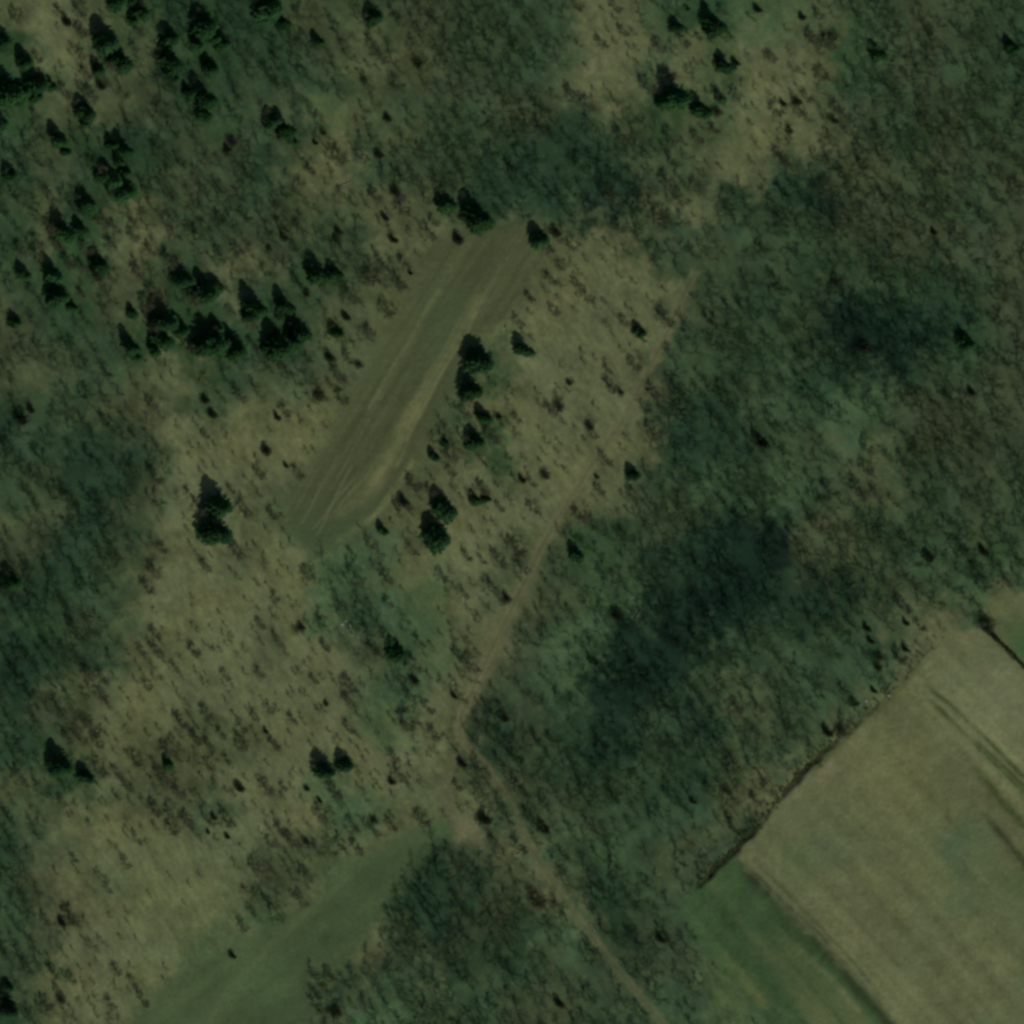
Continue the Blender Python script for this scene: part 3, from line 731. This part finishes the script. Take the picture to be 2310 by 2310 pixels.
# ---------------------------------------------------------------- hedge, rocks, logs
def hedge(pts, width, high, seed, label):
    g = np.random.default_rng(seed)
    root = bpy.data.objects.new('hedge', None); COL.objects.link(root)
    c0 = pts[0]; root.location = (*c0, float(land(*c0)))
    root['label'] = label; root['category'] = 'hedge'
    A, B, W, SA, SB = [], [], [], [], []
    for i in range(len(pts) - 1):
        L = np.linalg.norm(pts[i + 1] - pts[i]); nn = int(L * 120)
        for _ in range(nn):
            t = g.random(); p = pts[i] + (pts[i + 1] - pts[i]) * t
            w_ = width * (.8 + .4 * float(N2(p[0] * .5, p[1] * .5)))
            off = g.normal(size=2) * w_ * .42
            z = float(N3(p[0] * .6, p[1] * .6)) * .25 + high * g.uniform(.1, 1) * math.exp(-float(off @ off) / (w_ * w_ * .9))
            q = np.array([*(p + off - c0), z]); d = g.normal(size=3); d[2] += .3; d /= np.linalg.norm(d)
            A.append(q); B.append(q + d * g.uniform(.2, .45)); W.append(g.uniform(.04, .09))
        for _ in range(int(L * 1.2)):
            p = pts[i] + (pts[i + 1] - pts[i]) * g.random() - c0
            SA.append([*p, -.2]); SB.append([p[0] + g.normal() * .2, p[1] + g.normal() * .2, high * .8])
    v, f = strips(np.array(A), np.array(B), np.array(W), np.array(W) * .6, seed)
    link('foliage', mesh_from('hedge_foliage', v, f, M_HEDGE), root)
    v, f = rods(np.array(SA), np.array(SB), .04, .02, 5)
    link('stem', mesh_from('hedge_stems', v, f, M_BARK), root)
hedge(P([(1852, 1178), (1880, 1205), (1910, 1236), (1945, 1272)]), 1.35, 2.3, 41, 'dark hedge between two fields at the right edge')

def rock(x_, y_, r, seed, label):
    g = np.random.default_rng(seed)
    import bmesh
    bm = bmesh.new(); bmesh.ops.create_icosphere(bm, subdivisions=3, radius=1)
    ph = g.random(6) * 6
    for v in bm.verts:
        k = 1 + .16 * math.sin(v.co.x * 3 + ph[0]) * math.sin(v.co.y * 3 + ph[1]) + .10 * math.sin(v.co.z * 5 + v.co.x * 4 + ph[2]) + g.normal() * .03
        v.co = Vector((v.co.x * k, v.co.y * k * .75, max(v.co.z, -.4) * k * .6))
    me = bpy.data.meshes.new('rock'); bm.to_mesh(me); bm.free(); me.materials.append(M_ROCK)
    o = link('rock', me); o.location = (x_, y_, float(land(x_, y_)) + r * .15); o.scale = (r, r, r); o.rotation_euler = (0, 0, g.random() * 6)
    o['label'] = label; o['category'] = 'rock'; o['group'] = 'pale rocks lying in the grass'
for k, (dx, dy, r, lb) in enumerate([(652, 1171, .55, 'largest pale rock in the hollow below the strip'), (645, 1178, .38, 'small pale rock left of the largest rock below the strip'),
                                     (660, 1180, .34, 'small pale rock right of the largest rock below the strip'), (780, 1388, .40, 'pale rock among bare trees left of the track bend'),
                                     (1677, 1311, .55, 'pale rock on the wood edge above the big field'), (1633, 1322, .42, 'smaller pale rock left of the wood edge rock')]):
    rock(*from_display(dx, dy), r, 60 + k, lb)
def log(x_, y_, L, r, ang, seed, label):
    g = np.random.default_rng(seed); n, m = 12, 10
    vs, fs = [], []
    for i in range(m + 1):
        t = i / m
        for k in range(n):
            an = 6.283 * k / n; rr = r * (1 - .35 * t) * (1 + g.normal() * .05)
            vs.append([(t - .5) * L, math.cos(an) * rr + .12 * math.sin(t * 4), math.sin(an) * rr + r * .8])
    for i in range(m):
        for k in range(n):
            fs.append([i * n + k, i * n + (k + 1) % n, (i + 1) * n + (k + 1) % n, (i + 1) * n + k])
    vs += [[-.5 * L - .02, 0, r * .8], [.5 * L + .02, .12 * math.sin(4), r * .8]]
    f = fs + [[len(vs) - 2, (k + 1) % n, k, k] for k in range(0)]
    bmv = np.array(vs); me = mesh_from('fallen_log', bmv, np.array(f), M_WOOD, smooth_shade=True)
    o = link('fallen_log', me); o.location = (x_, y_, float(land(x_, y_))); o.rotation_euler = (0, 0, ang)
    o['label'] = label; o['category'] = 'log'; o['group'] = 'pale fallen logs'
log(*from_display(1205, 1160), 3.6, .22, 1.0, 81, 'pale fallen log in the wood right of the track')
log(*from_display(650, 348), 4.2, .2, .45, 82, 'pale fallen log beside the upper left ride')
log(*from_display(1118, 1750), 3.2, .2, 2.2, 83, 'pale fallen log beside the track near the bottom')

# ---------------------------------------------------------------- daylight
sun_az = math.radians(162); sun_el = math.radians(53)
world = bpy.data.worlds.new("World"); SC.world = world; world.use_nodes = True
nt = world.node_tree
bg = nt.nodes['Background']
sky = nt.nodes.new('ShaderNodeTexSky'); sky.sky_type = 'NISHITA'; sky.sun_disc = False
sky.sun_elevation = sun_el; sky.sun_rotation = sun_az
sky.air_density = 1.0; sky.dust_density = 1.0
nt.links.new(sky.outputs['Color'], bg.inputs['Color']); bg.inputs['Strength'].default_value = .075
sd = bpy.data.lights.new('sun', 'SUN'); sd.energy = 3.6; sd.angle = math.radians(.53); sd.color = (1.0, .96, .88)
so = bpy.data.objects.new('sun', sd); COL.objects.link(so)
tow = Vector((math.sin(sun_az) * math.cos(sun_el), math.cos(sun_az) * math.cos(sun_el), math.sin(sun_el)))
so.rotation_euler = tow.to_track_quat('Z', 'Y').to_euler(); so.location = tow * 400

cam = bpy.data.cameras.new('camera'); co = bpy.data.objects.new('camera', cam); COL.objects.link(co)
cam.sensor_width = 36; cam.lens = 36 * CAM_H / SPAN
# a far viewpoint to the west-north-west, sensor parallel to the land: the land keeps its map shape and tall things lean east
off_x, off_y = -CAM_H * .47 * math.cos(math.radians(14)), CAM_H * .47 * math.sin(math.radians(14))
co.location = (off_x, off_y, CAM_H); co.rotation_euler = (0, 0, 0)
cam.shift_x = -off_x / SPAN; cam.shift_y = -off_y / SPAN
cam.clip_start = 10; cam.clip_end = 20000
SC.camera = co
SC.view_settings.view_transform = 'Standard'; SC.view_settings.look = 'None'
SC.view_settings.gamma = 1; SC.view_settings.exposure = -1.2
SC.cycles.pixel_filter_type = 'BLACKMAN_HARRIS'; SC.cycles.filter_width = 3.1
SC.cycles.max_bounces = 4; SC.cycles.diffuse_bounces = 2
